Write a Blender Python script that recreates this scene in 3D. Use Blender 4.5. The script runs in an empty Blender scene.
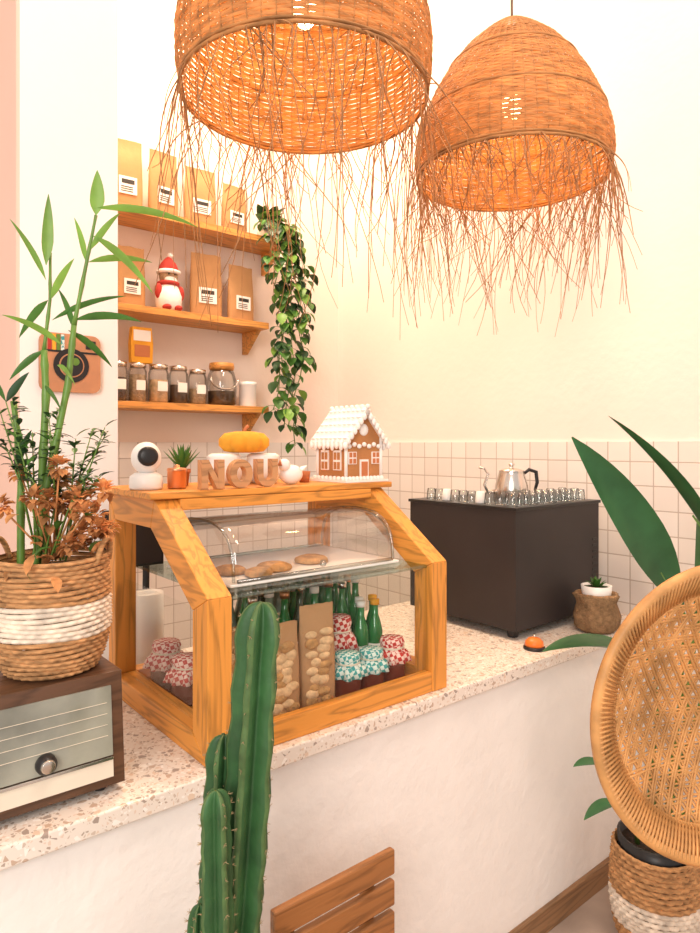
import bpy, math, random
from mathutils import Vector, Matrix
random.seed(7)
R=random.random
def U(a,b): return a+(b-a)*random.random()
scene=bpy.context.scene
scene.view_settings.view_transform='Standard'
scene.view_settings.look='None'

# ------------------------------------------------------------------ materials
def nt(name):
    m=bpy.data.materials.new(name); m.use_nodes=True
    t=m.node_tree; b=t.nodes['Principled BSDF']; return m,t,b
def mixc(c,k): return tuple(min(1,max(0,x*k)) for x in c[:3])+(1,)
def mat(name,col,rough=.6,metal=0,var=.12,scale=12,bump=0,bscale=60,stretch=(1,1,1),transl=0,emit=0,spec=.4,coat=0):
    m,t,b=nt(name); N=t.nodes; L=t.links
    tc=N.new('ShaderNodeTexCoord'); mp=N.new('ShaderNodeMapping'); mp.inputs['Scale'].default_value=stretch
    L.new(tc.outputs['Object'],mp.inputs['Vector'])
    nz=N.new('ShaderNodeTexNoise'); nz.inputs['Scale'].default_value=scale; nz.inputs['Detail'].default_value=5
    L.new(mp.outputs[0],nz.inputs['Vector'])
    rp=N.new('ShaderNodeValToRGB'); rp.color_ramp.elements[0].position=.3; rp.color_ramp.elements[1].position=.7
    rp.color_ramp.elements[0].color=mixc(col,1-var); rp.color_ramp.elements[1].color=mixc(col,1+var)
    L.new(nz.outputs['Fac'],rp.inputs[0]); L.new(rp.outputs[0],b.inputs['Base Color'])
    b.inputs['Roughness'].default_value=rough; b.inputs['Metallic'].default_value=metal
    b.inputs['Specular IOR Level'].default_value=spec; b.inputs['Coat Weight'].default_value=coat
    if bump:
        n2=N.new('ShaderNodeTexNoise'); n2.inputs['Scale'].default_value=bscale; n2.inputs['Detail'].default_value=4
        L.new(mp.outputs[0],n2.inputs['Vector'])
        bp=N.new('ShaderNodeBump'); bp.inputs['Strength'].default_value=bump; bp.inputs['Distance'].default_value=.01
        L.new(n2.outputs['Fac'],bp.inputs['Height']); L.new(bp.outputs[0],b.inputs['Normal'])
    if emit:
        b.inputs['Emission Color'].default_value=tuple(col[:3])+(1,); b.inputs['Emission Strength'].default_value=emit
    if transl:
        o=N['Material Output']; tr=N.new('ShaderNodeBsdfTranslucent'); ms=N.new('ShaderNodeMixShader')
        ms.inputs[0].default_value=transl; L.new(rp.outputs[0],tr.inputs['Color'])
        L.new(b.outputs[0],ms.inputs[1]); L.new(tr.outputs[0],ms.inputs[2]); L.new(ms.outputs[0],o.inputs['Surface'])
    return m
def glassmat(name,tint=(1,1,1),refl=1.0,base=.02):
    m=bpy.data.materials.new(name); m.use_nodes=True; t=m.node_tree; N=t.nodes; L=t.links
    N.remove(N['Principled BSDF']); o=N['Material Output']
    tr=N.new('ShaderNodeBsdfTransparent'); tr.inputs[0].default_value=tuple(tint)+(1,)
    gl=N.new('ShaderNodeBsdfGlossy'); gl.inputs['Roughness'].default_value=.03
    lw=N.new('ShaderNodeLayerWeight'); lw.inputs[0].default_value=.2
    mt=N.new('ShaderNodeMath'); mt.operation='MULTIPLY_ADD'; mt.inputs[1].default_value=.4*refl; mt.inputs[2].default_value=base; mt.use_clamp=True
    ms=N.new('ShaderNodeMixShader'); L.new(lw.outputs['Fresnel'],mt.inputs[0]); L.new(mt.outputs[0],ms.inputs[0])
    L.new(tr.outputs[0],ms.inputs[1]); L.new(gl.outputs[0],ms.inputs[2]); L.new(ms.outputs[0],o.inputs['Surface'])
    return m
def woodmat(name,col,axis=0,rough=.45,var=.3):
    m,t,b=nt(name); N=t.nodes; L=t.links
    tc=N.new('ShaderNodeTexCoord'); mp=N.new('ShaderNodeMapping')
    s=[9,9,9]; s[axis]=.9; mp.inputs['Scale'].default_value=s
    L.new(tc.outputs['Object'],mp.inputs['Vector'])
    nz=N.new('ShaderNodeTexNoise'); nz.inputs['Scale'].default_value=2.2; nz.inputs['Detail'].default_value=3; nz.inputs['Distortion'].default_value=.6
    L.new(mp.outputs[0],nz.inputs['Vector'])
    ml=N.new('ShaderNodeMath'); ml.operation='MULTIPLY'; ml.inputs[1].default_value=11
    fr=N.new('ShaderNodeMath'); fr.operation='PINGPONG'; fr.inputs[1].default_value=1
    L.new(nz.outputs['Fac'],ml.inputs[0]); L.new(ml.outputs[0],fr.inputs[0])
    rp=N.new('ShaderNodeValToRGB'); e=rp.color_ramp.elements
    e[0].color=mixc(col,1-var); e[1].color=mixc(col,1+var*.4); e[1].position=.6
    L.new(fr.outputs[0],rp.inputs[0]); L.new(rp.outputs[0],b.inputs['Base Color'])
    b.inputs['Roughness'].default_value=rough
    bp=N.new('ShaderNodeBump'); bp.inputs['Strength'].default_value=.1; bp.inputs['Distance'].default_value=.005
    L.new(fr.outputs[0],bp.inputs['Height']); L.new(bp.outputs[0],b.inputs['Normal'])
    return m
def tilemat(name,ax):
    m,t,b=nt(name); N=t.nodes; L=t.links
    tc=N.new('ShaderNodeTexCoord'); sp=N.new('ShaderNodeSeparateXYZ'); cb=N.new('ShaderNodeCombineXYZ')
    L.new(tc.outputs['Object'],sp.inputs[0]); L.new(sp.outputs[ax],cb.inputs[0]); L.new(sp.outputs[2],cb.inputs[1])
    br=N.new('ShaderNodeTexBrick'); br.offset=0; br.squash=1
    for k,v in (('Scale',1),('Mortar Size',.0028),('Brick Width',.100),('Row Height',.100),('Mortar Smooth',.3)): br.inputs[k].default_value=v
    br.inputs['Color1'].default_value=(.74,.68,.63,1); br.inputs['Color2'].default_value=(.82,.76,.71,1); br.inputs['Mortar'].default_value=(.50,.42,.36,1)
    L.new(cb.outputs[0],br.inputs['Vector']); L.new(br.outputs['Color'],b.inputs['Base Color'])
    b.inputs['Roughness'].default_value=.25
    bp=N.new('ShaderNodeBump'); bp.inputs['Strength'].default_value=.4; bp.inputs['Distance'].default_value=.003; bp.invert=True
    L.new(br.outputs['Fac'],bp.inputs['Height']); L.new(bp.outputs[0],b.inputs['Normal'])
    return m
def terrazzo(name):
    m,t,b=nt(name); N=t.nodes; L=t.links
    tc=N.new('ShaderNodeTexCoord')
    base=(.82,.74,.66,1)
    def layer(scale,th,cols,prevsock,rth):
        v=N.new('ShaderNodeTexVoronoi'); v.inputs['Scale'].default_value=scale; L.new(tc.outputs['Object'],v.inputs['Vector'])
        v2=N.new('ShaderNodeTexVoronoi'); v2.feature='DISTANCE_TO_EDGE'; v2.inputs['Scale'].default_value=scale; L.new(tc.outputs['Object'],v2.inputs['Vector'])
        sp=N.new('ShaderNodeSeparateXYZ'); L.new(v.outputs['Color'],sp.inputs[0])
        g=N.new('ShaderNodeMath'); g.operation='GREATER_THAN'; g.inputs[1].default_value=th; L.new(v2.outputs['Distance'],g.inputs[0])
        g2=N.new('ShaderNodeMath'); g2.operation='GREATER_THAN'; g2.inputs[1].default_value=rth; L.new(sp.outputs[1],g2.inputs[0])
        mu=N.new('ShaderNodeMath'); mu.operation='MULTIPLY'; L.new(g.outputs[0],mu.inputs[0]); L.new(g2.outputs[0],mu.inputs[1])
        rp=N.new('ShaderNodeValToRGB'); rp.color_ramp.interpolation='CONSTANT'; e=rp.color_ramp.elements
        e[0].color=cols[0]; e[0].position=0; e[1].color=cols[1]; e[1].position=.3
        for i,c in enumerate(cols[2:]):
            q=e.new(.5+.25*i); q.color=c
        L.new(sp.outputs[0],rp.inputs[0])
        mx=N.new('ShaderNodeMix'); mx.data_type='RGBA'
        L.new(mu.outputs[0],mx.inputs[0])
        if prevsock is None: mx.inputs[6].default_value=base
        else: L.new(prevsock,mx.inputs[6])
        L.new(rp.outputs[0],mx.inputs[7]); return mx.outputs[2]
    s=layer(130,.14,[(.62,.50,.41,1),(.92,.86,.8,1),(.46,.36,.29,1),(.76,.61,.50,1)],None,.42)
    s=layer(66,.14,[(.56,.41,.31,1),(.93,.88,.82,1),(.40,.32,.27,1),(.74,.58,.45,1)],s,.64)
    L.new(s,b.inputs['Base Color']); b.inputs['Roughness'].default_value=.3
    return m
def checkmat(name,c1,c2,scale):
    m,t,b=nt(name); N=t.nodes; L=t.links
    tc=N.new('ShaderNodeTexCoord'); mp=N.new('ShaderNodeMapping'); mp.inputs['Rotation'].default_value=(.3,.2,.4)
    L.new(tc.outputs['Object'],mp.inputs['Vector'])
    ck=N.new('ShaderNodeTexChecker'); ck.inputs['Scale'].default_value=scale; ck.inputs['Color1'].default_value=c1; ck.inputs['Color2'].default_value=c2
    L.new(mp.outputs[0],ck.inputs['Vector']); L.new(ck.outputs[0],b.inputs['Base Color']); b.inputs['Roughness'].default_value=.9
    return m

m_wall=mat('wall_plaster_peach',(.85,.72,.63),.9,var=.03,scale=2,bump=.15,bscale=25)
m_wallr=mat('wall_plaster_pink',(.86,.73,.66),.9,var=.03,scale=2,bump=.15,bscale=25)
m_pside=mat('pillar_shade_salmon',(.84,.58,.48),.9,var=.03,scale=2)  # shade on the pillar's side, put in as a darker salmon colour
m_pillar=mat('pillar_white_plaster',(.88,.84,.81),.9,var=.02,scale=2,bump=.1,bscale=25)
m_counter=mat('counter_white_plaster',(.91,.87,.83),.85,var=.03,scale=5,bump=.4,bscale=22)
m_floor=mat('floor_stone',(.45,.36,.30),.6,var=.15,scale=5,bump=.1)
m_ceil=mat('ceiling_paint',(.9,.8,.72),.9,var=.02)
m_tileb=tilemat('tile_back',0); m_tiler=tilemat('tile_right',1)
m_terr=terrazzo('terrazzo')
OR=(.66,.27,.045)
m_woodx=woodmat('pine_x',OR,0); m_woody=woodmat('pine_y',OR,1); m_woodz=woodmat('pine_z',OR,2)
m_shelf=woodmat('shelf_wood',(.62,.27,.06),0)
m_chairw=woodmat('chair_wood',(.32,.13,.04),0)
m_base=woodmat('baseboard_wood',(.28,.15,.07),0)
m_dark=woodmat('dark_wood',(.11,.052,.027),0,.35)
m_wick=mat('lamp_wicker',(.50,.225,.075),.7,var=.4,scale=18,stretch=(1,1,4),transl=.2)
m_fringe=mat('raffia_fringe',(.40,.19,.075),.7,var=.4,scale=12,transl=.1)
m_bulb=mat('bulb_glow',(1,.72,.38),.5,emit=16)
m_cord=mat('cord',(.25,.18,.13),.6)
m_glass=glassmat('clear_glass',(.98,.99,.98),.8,.01)
m_pane=glassmat('case_pane',(.98,.99,.98),.3,.01)
m_jarg=glassmat('jar_glass',(.95,.96,.95),1.8,.07)
m_tumbler=glassmat('tumbler_glass',(.88,.92,.92),1.8,.12)
m_acryl=glassmat('acrylic',(.95,.95,.94),2.0,.09)
m_shelfglass=glassmat('shelf_glass',(.82,.92,.90),1.2,.08)
m_black=mat('black_plastic',(.02,.018,.018),.35)
m_machine=mat('machine_panel',(.030,.023,.022),.5,var=.15,scale=4)
m_white=mat('white_ceramic',(.86,.84,.81),.3,var=.02)
m_steel=mat('steel',(.72,.66,.60),.22,metal=1,var=.05)
m_kraft=mat('kraft_paper',(.48,.25,.10),.75,var=.12,scale=8,bump=.3,bscale=20)
m_kraftd=mat('kraft_paper_window_bag',(.42,.23,.11),.75,var=.12,scale=8,bump=.3,bscale=20)
m_label=mat('label_white',(.86,.82,.77),.7,var=.02)
m_labelb=mat('label_black',(.04,.035,.03),.6)
m_terra=mat('terracotta',(.52,.18,.07),.8)
m_green=mat('leaf_green',(.06,.17,.03),.4,var=.35,scale=9,transl=.2)
m_green2=mat('leaf_bright',(.18,.35,.06),.4,var=.3,scale=9,transl=.3)
m_dgreen=mat('leaf_dark',(.022,.065,.022),.4,var=.3,scale=9,transl=.1)
m_bgreen=mat('strelitzia_leaf',(.035,.13,.045),.35,var=.3,scale=7,transl=.1)
m_stalk=mat('bamboo_stalk',(.12,.23,.04),.4,var=.25,scale=20)
m_dry=mat('dried_petals',(.62,.29,.11),.8,var=.5,scale=25,transl=.3)
m_cact=mat('cactus_skin',(.032,.105,.032),.5,var=.35,scale=14,bump=.15)
m_cactr=mat('cactus_rib_edge',(.075,.14,.045),.6,var=.35,scale=30)
m_spine=mat('cactus_spine',(.45,.33,.18),.7)
m_soil=mat('soil',(.05,.03,.02),.95,bump=.8,bscale=80)
m_rope=mat('basket_rope',(.48,.25,.105),.85,var=.45,scale=30,stretch=(1,1,5))
m_ropew=mat('basket_rope_white',(.76,.65,.53),.85,var=.25,scale=30)
m_rattan=mat('rattan',(.58,.29,.10),.5,var=.35,scale=14)
m_burlap=mat('burlap',(.30,.18,.09),.95,var=.3,scale=60,bump=.8,bscale=150)
m_ging=mat('gingerbread',(.46,.20,.07),.8,bump=.3)
m_icing=mat('icing',(.88,.84,.80),.5,var=.03,bump=.2,bscale=80)
m_cookie=mat('cookie',(.46,.25,.10),.85,var=.4,scale=40,bump=.8,bscale=70)
m_biscuit=mat('pale_biscuit',(.66,.44,.25),.85,var=.3,scale=50,bump=.4,bscale=70)
m_red=checkmat('gingham_red',(.50,.03,.025,1),(.85,.62,.56,1),90)
m_teal=checkmat('gingham_teal',(.05,.33,.33,1),(.70,.80,.76,1),90)
m_jam=mat('jam_dark',(.16,.03,.015),.2)
m_bdark=mat('bottle_dark',(.022,.045,.02),.08,spec=.8)
m_bgr=mat('bottle_green',(.02,.19,.05),.08,spec=.8)
m_bclr=mat('bottle_pale',(.28,.34,.26),.1,spec=.8)
m_yel=mat('yellow_cloth',(.78,.36,.03),.8,var=.15,bump=.3)
m_orange=mat('orange_enamel',(.85,.20,.03),.3)
m_copper=mat('copper',(.72,.36,.2),.3,metal=.9)
m_coffee=mat('coffee_beans',(.09,.045,.022),.6,var=.5,scale=120,bump=.8,bscale=150)
m_spice=mat('spice',(.42,.28,.16),.8,var=.4,scale=90)
m_letter=woodmat('letter_wood',(.50,.25,.11),0)
m_redf=mat('red_felt',(.42,.04,.03),.9)
m_radiog=mat('radio_dial_glass',(.27,.27,.22),.12,var=.5,scale=5,spec=.8)
m_cream=mat('cream_panel',(.74,.66,.54),.5,var=.04)
m_signw=mat('sign_wood',(.52,.24,.12),.6)

# ------------------------------------------------------------------ mesh builder
class MB:
    def __init__(s,name,mats): s.name=name; s.mats=mats; s.v=[]; s.f=[]; s.mi=[]; s.sm=[]; s.T=Matrix.Identity(4)
    def add(s,vs,fs,m=0,smooth=False):
        o=len(s.v); s.v+=[s.T@Vector(p) for p in vs]
        for f in fs: s.f.append([o+i for i in f]); s.mi.append(m); s.sm.append(smooth)
    def box(s,x0,y0,z0,x1,y1,z1,m=0):
        s.add([(x0,y0,z0),(x1,y0,z0),(x1,y1,z0),(x0,y1,z0),(x0,y0,z1),(x1,y0,z1),(x1,y1,z1),(x0,y1,z1)],
              [(3,2,1,0),(4,5,6,7),(0,1,5,4),(1,2,6,5),(2,3,7,6),(3,0,4,7)],m)
    def lathe(s,prof,c=(0,0,0),seg=24,m=0,smooth=True,sx=1,sy=1,wob=None):
        vs=[];fs=[];n=len(prof)
        for i,(r,z) in enumerate(prof):
            for j in range(seg):
                a=2*math.pi*j/seg; rr=r*(wob(a,i) if wob else 1)
                vs.append((c[0]+rr*math.cos(a)*sx,c[1]+rr*math.sin(a)*sy,c[2]+z))
        for i in range(n-1):
            for j in range(seg):
                k=(j+1)%seg; fs.append((i*seg+j,i*seg+k,(i+1)*seg+k,(i+1)*seg+j))
        if prof[0][0]>1e-5: fs.append(tuple(reversed(range(seg))))
        if prof[-1][0]>1e-5: fs.append(tuple((n-1)*seg+j for j in range(seg)))
        s.add(vs,fs,m,smooth)
    def sphere(s,c,r,m=0,seg=16,rings=10):
        if not isinstance(r,(tuple,list)): r=(r,r,r)
        prof=[(max(math.sin(math.pi*i/rings),1e-6),-math.cos(math.pi*i/rings)) for i in range(rings+1)]
        vs=[];fs=[]
        for (q,z) in prof:
            for j in range(seg):
                a=2*math.pi*j/seg; vs.append((c[0]+q*math.cos(a)*r[0],c[1]+q*math.sin(a)*r[1],c[2]+z*r[2]))
        for i in range(rings):
            for j in range(seg):
                k=(j+1)%seg; fs.append((i*seg+j,i*seg+k,(i+1)*seg+k,(i+1)*seg+j))
        s.add(vs,fs,m,True)
    def tube(s,pts,r,sides=6,m=0,closed=False,flat=1.0,smooth=True,star=None,mfn=None):
        pts=[Vector(p) for p in pts]; n=len(pts)
        if not isinstance(r,(list,tuple)): r=[r]*n
        vs=[];fs=[]; prevn=None
        for i,p in enumerate(pts):
            if closed: t=pts[(i+1)%n]-pts[i-1]
            else: t=pts[min(i+1,n-1)]-pts[max(i-1,0)]
            if t.length<1e-9: t=Vector((0,0,1))
            t.normalize()
            if prevn is None:
                ref=Vector((0,0,1)) if abs(t.z)<.9 else Vector((1,0,0))
                nn=(ref-t*ref.dot(t)).normalized()
            else:
                nn=prevn-t*prevn.dot(t)
                nn=nn.normalized() if nn.length>1e-6 else prevn
            prevn=nn; bb=t.cross(nn)
            for j in range(sides):
                a=2*math.pi*j/sides; q=r[i]*(star(a) if star else 1)
                vs.append(p+nn*(math.cos(a)*q)+bb*(math.sin(a)*q*flat))
        rng=n if closed else n-1
        if mfn:
            o=len(s.v); s.v+=[s.T@Vector(p) for p in vs]
            for i in range(rng):
                for j in range(sides):
                    k=(j+1)%sides; s.f.append([o+i*sides+j,o+i*sides+k,o+(i+1)*sides+k,o+(i+1)*sides+j]); s.mi.append(mfn(j)); s.sm.append(True)
            return
        for i in range(rng):
            i2=(i+1)%n
            for j in range(sides):
                k=(j+1)%sides; fs.append((i*sides+j,i*sides+k,i2*sides+k,i2*sides+j))
        if not closed: fs.append(tuple(reversed(range(sides)))); fs.append(tuple((n-1)*sides+j for j in range(sides)))
        s.add(vs,fs,m,smooth)
    def leaf(s,p0,d,L,W,droop=.3,m=0,n=6,fold=.18,peak=.4,side=None):
        p=Vector(p0); d=Vector(d).normalized(); st=L/n
        if side is None:
            side=d.cross(Vector((0,0,1)))
            if side.length<.15: side=d.cross(Vector((math.cos(p.x*99),math.sin(p.x*99),0)))
        side=Vector(side).normalized(); vs=[];fs=[]
        for i in range(n+1):
            t=i/n
            w=W*.5*( (math.sin(math.pi*min(1,(t/peak))*.5)) if t<peak else math.cos((t-peak)/(1-peak)*math.pi*.5)**.8 if t<1 else 0)
            w=max(w,W*.02)
            nn=side.cross(d).normalized()
            vs+= [p-side*w+nn*w*fold*2, p, p+side*w+nn*w*fold*2]
            p=p+d*st; d=(d+Vector((0,0,-1))*droop*st/L*1.6).normalized()
            side=(side-d*side.dot(d)).normalized()
        for i in range(n):
            a=i*3; fs+=[(a,a+1,a+4,a+3),(a+1,a+2,a+5,a+4)]
        s.add(vs,fs,m,True)
    def prism(s,poly,axis,a,b,m=0):
        n=len(poly); vs=[]
        for q in (a,b):
            for (u,v) in poly: vs.append((q,u,v) if axis==0 else (u,q,v) if axis==1 else (u,v,q))
        fs=[tuple(range(n)),tuple(reversed(range(n,2*n)))]
        for i in range(n):
            j=(i+1)%n; fs.append((i,i+n,j+n,j))
        s.add(vs,fs,m)
    def ring(s,outer,inner,axis,a,b,m=0):
        n=len(outer)
        for i in range(n):
            j=(i+1)%n
            s.prism([outer[i],outer[j],inner[j],inner[i]],axis,a,b,m[i] if isinstance(m,(list,tuple)) else m)
    def done(s,bevel=0,parent=None,solid=0):
        xs=[p.x for p in s.v]; ys=[p.y for p in s.v]; zs=[p.z for p in s.v]
        c=Vector(((min(xs)+max(xs))/2,(min(ys)+max(ys))/2,min(zs)))
        me=bpy.data.meshes.new(s.name); me.from_pydata([tuple(p-c) for p in s.v],[],s.f)
        for m in s.mats: me.materials.append(m)
        me.polygons.foreach_set('material_index',s.mi); me.polygons.foreach_set('use_smooth',s.sm); me.update()
        import bmesh
        bm=bmesh.new(); bm.from_mesh(me); bmesh.ops.recalc_face_normals(bm,faces=bm.faces); bm.to_mesh(me); bm.free()
        o=bpy.data.objects.new(s.name,me); o.location=c; scene.collection.objects.link(o)
        if bevel:
            b=o.modifiers.new('bevel','BEVEL'); b.width=bevel; b.segments=2; b.limit_method='ANGLE'; b.angle_limit=math.radians(40)
        if parent: o.parent=parent
        return o

# ------------------------------------------------------------------ room shell
XR,YB=2.7,3.4; CT=.95; CZ=4.9
def slab(name,b,m,bevel=0):
    mb=MB(name,[m]); mb.box(*b); return mb.done(bevel)
slab('floor',(-3,-2.5,-.1,XR+.15,YB+.15,0),m_floor)
slab('wall_back',(-3,YB,0,XR+.15,YB+.15,CZ),m_wall)
slab('wall_right',(XR,-2.5,0,XR+.15,YB,CZ),m_wallr)
slab('ceiling',(-3,-2.5,CZ,XR+.15,YB+.15,CZ+.1),m_ceil)
slab('wall_pillar',(.505,2.2,0,.806,YB,CZ),m_pillar)
slab('pillar_side_shade',(.495,2.203,0,.505,YB,CZ),m_pside)  # added thin skin, paints the shaded tone onto the pillar's side face
slab('trim_tile_back',(.806,YB-.012,0.0,XR-.012,YB,1.685),m_tileb)
slab('trim_tile_right',(XR-.012,1.0,0,XR,YB,1.685),m_tiler)
mb=MB('bar_counter',[m_counter,m_terr])
mb.box(-1.2,1.33,0,XR-.012,2.14,CT-.042,0)
mb.box(-1.2,1.305,CT-.042,XR-.012,2.18,CT,1)
mb.done(.004)
slab('baseboard_counter',(-1.2,1.312,0,XR-.02,1.33,.085),m_base,.003)

# ------------------------------------------------------------------ wicker pendants
def lamp(cx,cy,cz,prof,nfr,splay,lens):
    mb=MB('wicker_pendant_lamp',[m_wick,m_fringe,m_bulb,m_cord])
    def rad(t):
        for (t0,r0),(t1,r1) in zip(prof,prof[1:]):
            if t<=t1: 
                k=(t-t0)/(t1-t0); return r0+(r1-r0)*k
        return prof[-1][1]
    H=prof[-1][0]
    ts=[0]; t=0; pitch=.0066
    while t<H-.003:
        dr=(rad(min(t+.004,H))-rad(t))/.004
        t+=pitch/math.sqrt(1+dr*dr); ts.append(min(t,H))
    sp=60; seg=sp*4
    for i in range(len(ts)-1):
        a0=ts[i]; a1=ts[i+1]+.0004
        vs=[];fs=[]; ph=math.pi*(i%2); jig=U(-.001,.001)
        for j in range(seg):
            a=2*math.pi*j/seg; w=.0014*math.sin(sp*a/2+ph)+jig
            for tt,e in ((a0,-.001),((a0+a1)/2,.0012),(a1,-.001)):
                r=max(rad(tt)+w+e,.004); vs.append((cx+r*math.cos(a),cy+r*math.sin(a),cz+tt))
        for j in range(seg):
            k=(j+1)%seg; fs+=[(j*3,k*3,k*3+1,j*3+1),(j*3+1,k*3+1,k*3+2,j*3+2)]
        mb.add(vs,fs,0,True)
    for j in range(sp):
        a=2*math.pi*(j+.25)/sp
        mb.tube([(cx+rad(t)*math.cos(a),cy+rad(t)*math.sin(a),cz+t) for t in [H*q/16 for q in range(17)]],.0018,4,0)
    for dz,rr in ((0,.005),(.009,.004),(.17,.004),(.33,.004)):
        q_=rad(dz)
        mb.tube([(cx+q_*math.cos(q*math.pi/32),cy+q_*math.sin(q*math.pi/32),cz+dz) for q in range(64)],rr,6,0,closed=True)
    for j in range(nfr):
        a=U(0,2*math.pi)+.25*math.sin(j*.7); L=lens[0]+(lens[1]-lens[0])*R()**1.5; r0=rad(0)
        o=Vector((math.cos(a),math.sin(a),0)); tg=Vector((-math.sin(a),math.cos(a),0))
        A=U(-.10,splay); B=random.gauss(0,.095); c1=U(-.05,.05); c2=U(-.012,.012); curl=U(-.06,.06)
        pts=[]
        for q in range(9):
            u=q/8
            pts.append(Vector((cx,cy,cz))+o*(r0+A*u**.8+c1*math.sin(u*3)*.6-.08*max(0,splay)*u*u)+tg*(B*u+c2*math.sin(u*6)+curl*u**4)+Vector((0,0,.004-L*u**1.05)))
        rr=U(.0013,.0021)
        mb.tube(pts,[rr*(1-.5*q/8) for q in range(9)],4,1)
    mb.sphere((cx,cy,cz+.22),(.03,.03,.042),2)
    mb.lathe([(.018,0),(.018,.07)],(cx,cy,cz+.262),12,3)
    mb.tube([(cx,cy,cz+.33),(cx,cy,CZ)],.004,6,3)
    mb.lathe([(.05,-.03),(.05,0)],(cx,cy,CZ),16,3)
    mb.done()
    l=bpy.data.lights.new('pendant_bulb_light','POINT'); l.energy=6.5; l.color=(1,.54,.20); l.shadow_soft_size=.05
    o=bpy.data.objects.new('pendant_bulb_light',l); o.location=(cx,cy,cz+.12); scene.collection.objects.link(o)
p1=[(0,.306),(.06,.316),(.14,.316),(.22,.302),(.30,.278),(.37,.240),(.43,.19),(.47,.12),(.49,.03)]
p2=[(0,.294),(.05,.302),(.11,.297),(.18,.277),(.26,.240),(.33,.198),(.39,.150),(.44,.095),(.475,.05),(.49,.02)]
lamp(.969,1.353,2.54,p1,190,.11,(.12,.58))
lamp(1.709,1.275,2.51,p2,290,.07,(.12,.46))

# ------------------------------------------------------------------ display case
X0,X1=.687,1.47
outer=[(1.33,CT),(1.33,1.326),(1.62,1.53),(1.95,1.53),(1.95,CT)]
inner=[(1.405,CT+.06),(1.405,1.288),(1.645,1.455),(1.895,1.455),(1.895,CT+.06)]
mb=MB('pastry_display_case',[m_woodx,m_woody,m_woodz])
for a,b in ((X0,X0+.062),(X1-.062,X1)):
    mb.ring(outer,inner,0,a,b,[2,1,1,2,1])
mb.box(X0+.062,1.332,CT,X1-.062,1.362,CT+.058,0)
mb.box(X0+.062,1.90,CT,X1-.062,1.948,CT+.058,0)
mb.box(X0+.062,1.362,CT,X1-.062,1.90,CT+.02,0)
mb.box(X0-.02,1.60,1.531,X1+.03,1.97,1.549,0)
mb.box(X0+.062,1.60,1.50,X1-.062,1.63,1.53,0)
mb.done(.003)
mb=MB('display_case_glass',[m_pane,m_shelfglass])
mb.box(X0+.063,1.345,CT+.059,X1-.063,1.349,1.322,0)
mb.box(X0+.03,1.406,CT+.061,X0+.034,1.894,1.28,0)
mb.box(X1-.034,1.406,CT+.061,X1-.030,1.894,1.28,0)
mb.box(X0+.063,1.352,1.31,X1-.063,1.90,1.318,1)
mb.done()
mb=MB('cookie_tray',[m_white,m_cookie])
mb.box(.80,1.43,1.319,1.37,1.80,1.327,0)
for x,y,r in ((.99,1.53,.05),(.87,1.56,.045),(1.14,1.56,.05),(.915,1.485,.038)):
    mb.lathe([(r*.9,0),(r,.006),(r*.92,.015),(r*.5,.021),(.001,.022)],(x,y,1.328),20,1,wob=lambda a,i:1+.05*math.sin(a*5+x*50))
mb.done(.003)
mb=MB('acrylic_food_cover',[m_acryl,m_tumbler])
pf=[]; 
for i in range(17):
    a=math.pi*i/16; pf.append((1.61-.18*math.copysign(abs(math.cos(a))**.7,math.cos(a)),1.329+.145*math.sin(a)**.7))
n=len(pf); vs=[];fs=[]
for x,s_ in zip([.81,.812,.835,1.325,1.348,1.35],[.90,.96,1,1,.96,.90]):
    for (y,z) in pf: vs.append((x,1.61+(y-1.61)*s_,1.329+(z-1.329)*s_))
for i in range(5):
    for j in range(n-1): fs.append((i*n+j,i*n+j+1,(i+1)*n+j+1,(i+1)*n+j))
fs.append(tuple(range(n))); fs.append(tuple(5*n+j for j in range(n)))
mb.add(vs,fs,0,True)
for yy in (1.43,1.79): mb.tube([(.82,yy,1.333),(1.34,yy,1.333)],.005,6,1)
for xx in (.812,1.348): mb.tube([(xx,1.61+(y-1.61)*.97,1.331+(z-1.329)*.97) for (y,z) in pf],.0045,6,1)
mb.sphere((1.08,1.425,1.35),.009,1)
mb.done()

def gjar(x,y,z,r,h,cm,name='jam_jar'):
    mb=MB(name,[m_glass,m_jam,cm,m_cream])
    mb.lathe([(r*.9,0),(r*1.04,.01),(r*1.04,h*.66),(r*.8,h*.80),(r*.8,h*.97)],(x,y,z),20,1)
    w=lambda a,i:1+(.12*math.sin(a*9+x*40)+.05*math.sin(a*5))*(1 if i<2 else 0.1)
    mb.lathe([(r*1.38,h*.52),(r*1.15,h*.72),(r*.84,h*.82),(r*.98,h*.95),(r*.88,h*1.04),(.001,h*1.06)],(x,y,z),54,2,wob=w)
    mb.tube([(x+r*.88*math.cos(q/3),y+r*.88*math.sin(q/3),z+h*.825) for q in range(19)],.0028,4,3)
    mb.done()
FB=CT+.021
gjar(1.165,1.425,FB,.038,.115,m_teal)
gjar(1.340,1.43,FB,.038,.125,m_red)
gjar(1.253,1.425,FB,.037,.110,m_teal)
gjar(1.215,1.53,FB,.042,.185,m_red)
gjar(.80,1.67,FB,.040,.12,m_red); gjar(.80,1.80,FB,.042,.13,m_red)
def bottle(x,y,z,m,cap,h=.22):
    mb=MB('drink_bottle',[m,cap,m_label]); r=.024
    mb.lathe([(r*.9,0),(r,.008),(r,h*.58),(r*.8,h*.68),(r*.45,h*.80),(r*.42,h*.95)],(x,y,z),14,0)
    mb.lathe([(r*1.01,h*.2),(r*1.01,h*.42)],(x,y,z),14,2)
    mb.lathe([(r*.60,h*.93),(r*.60,h),(.001,h*1.005)],(x,y,z),12,1)
    mb.done()
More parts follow.
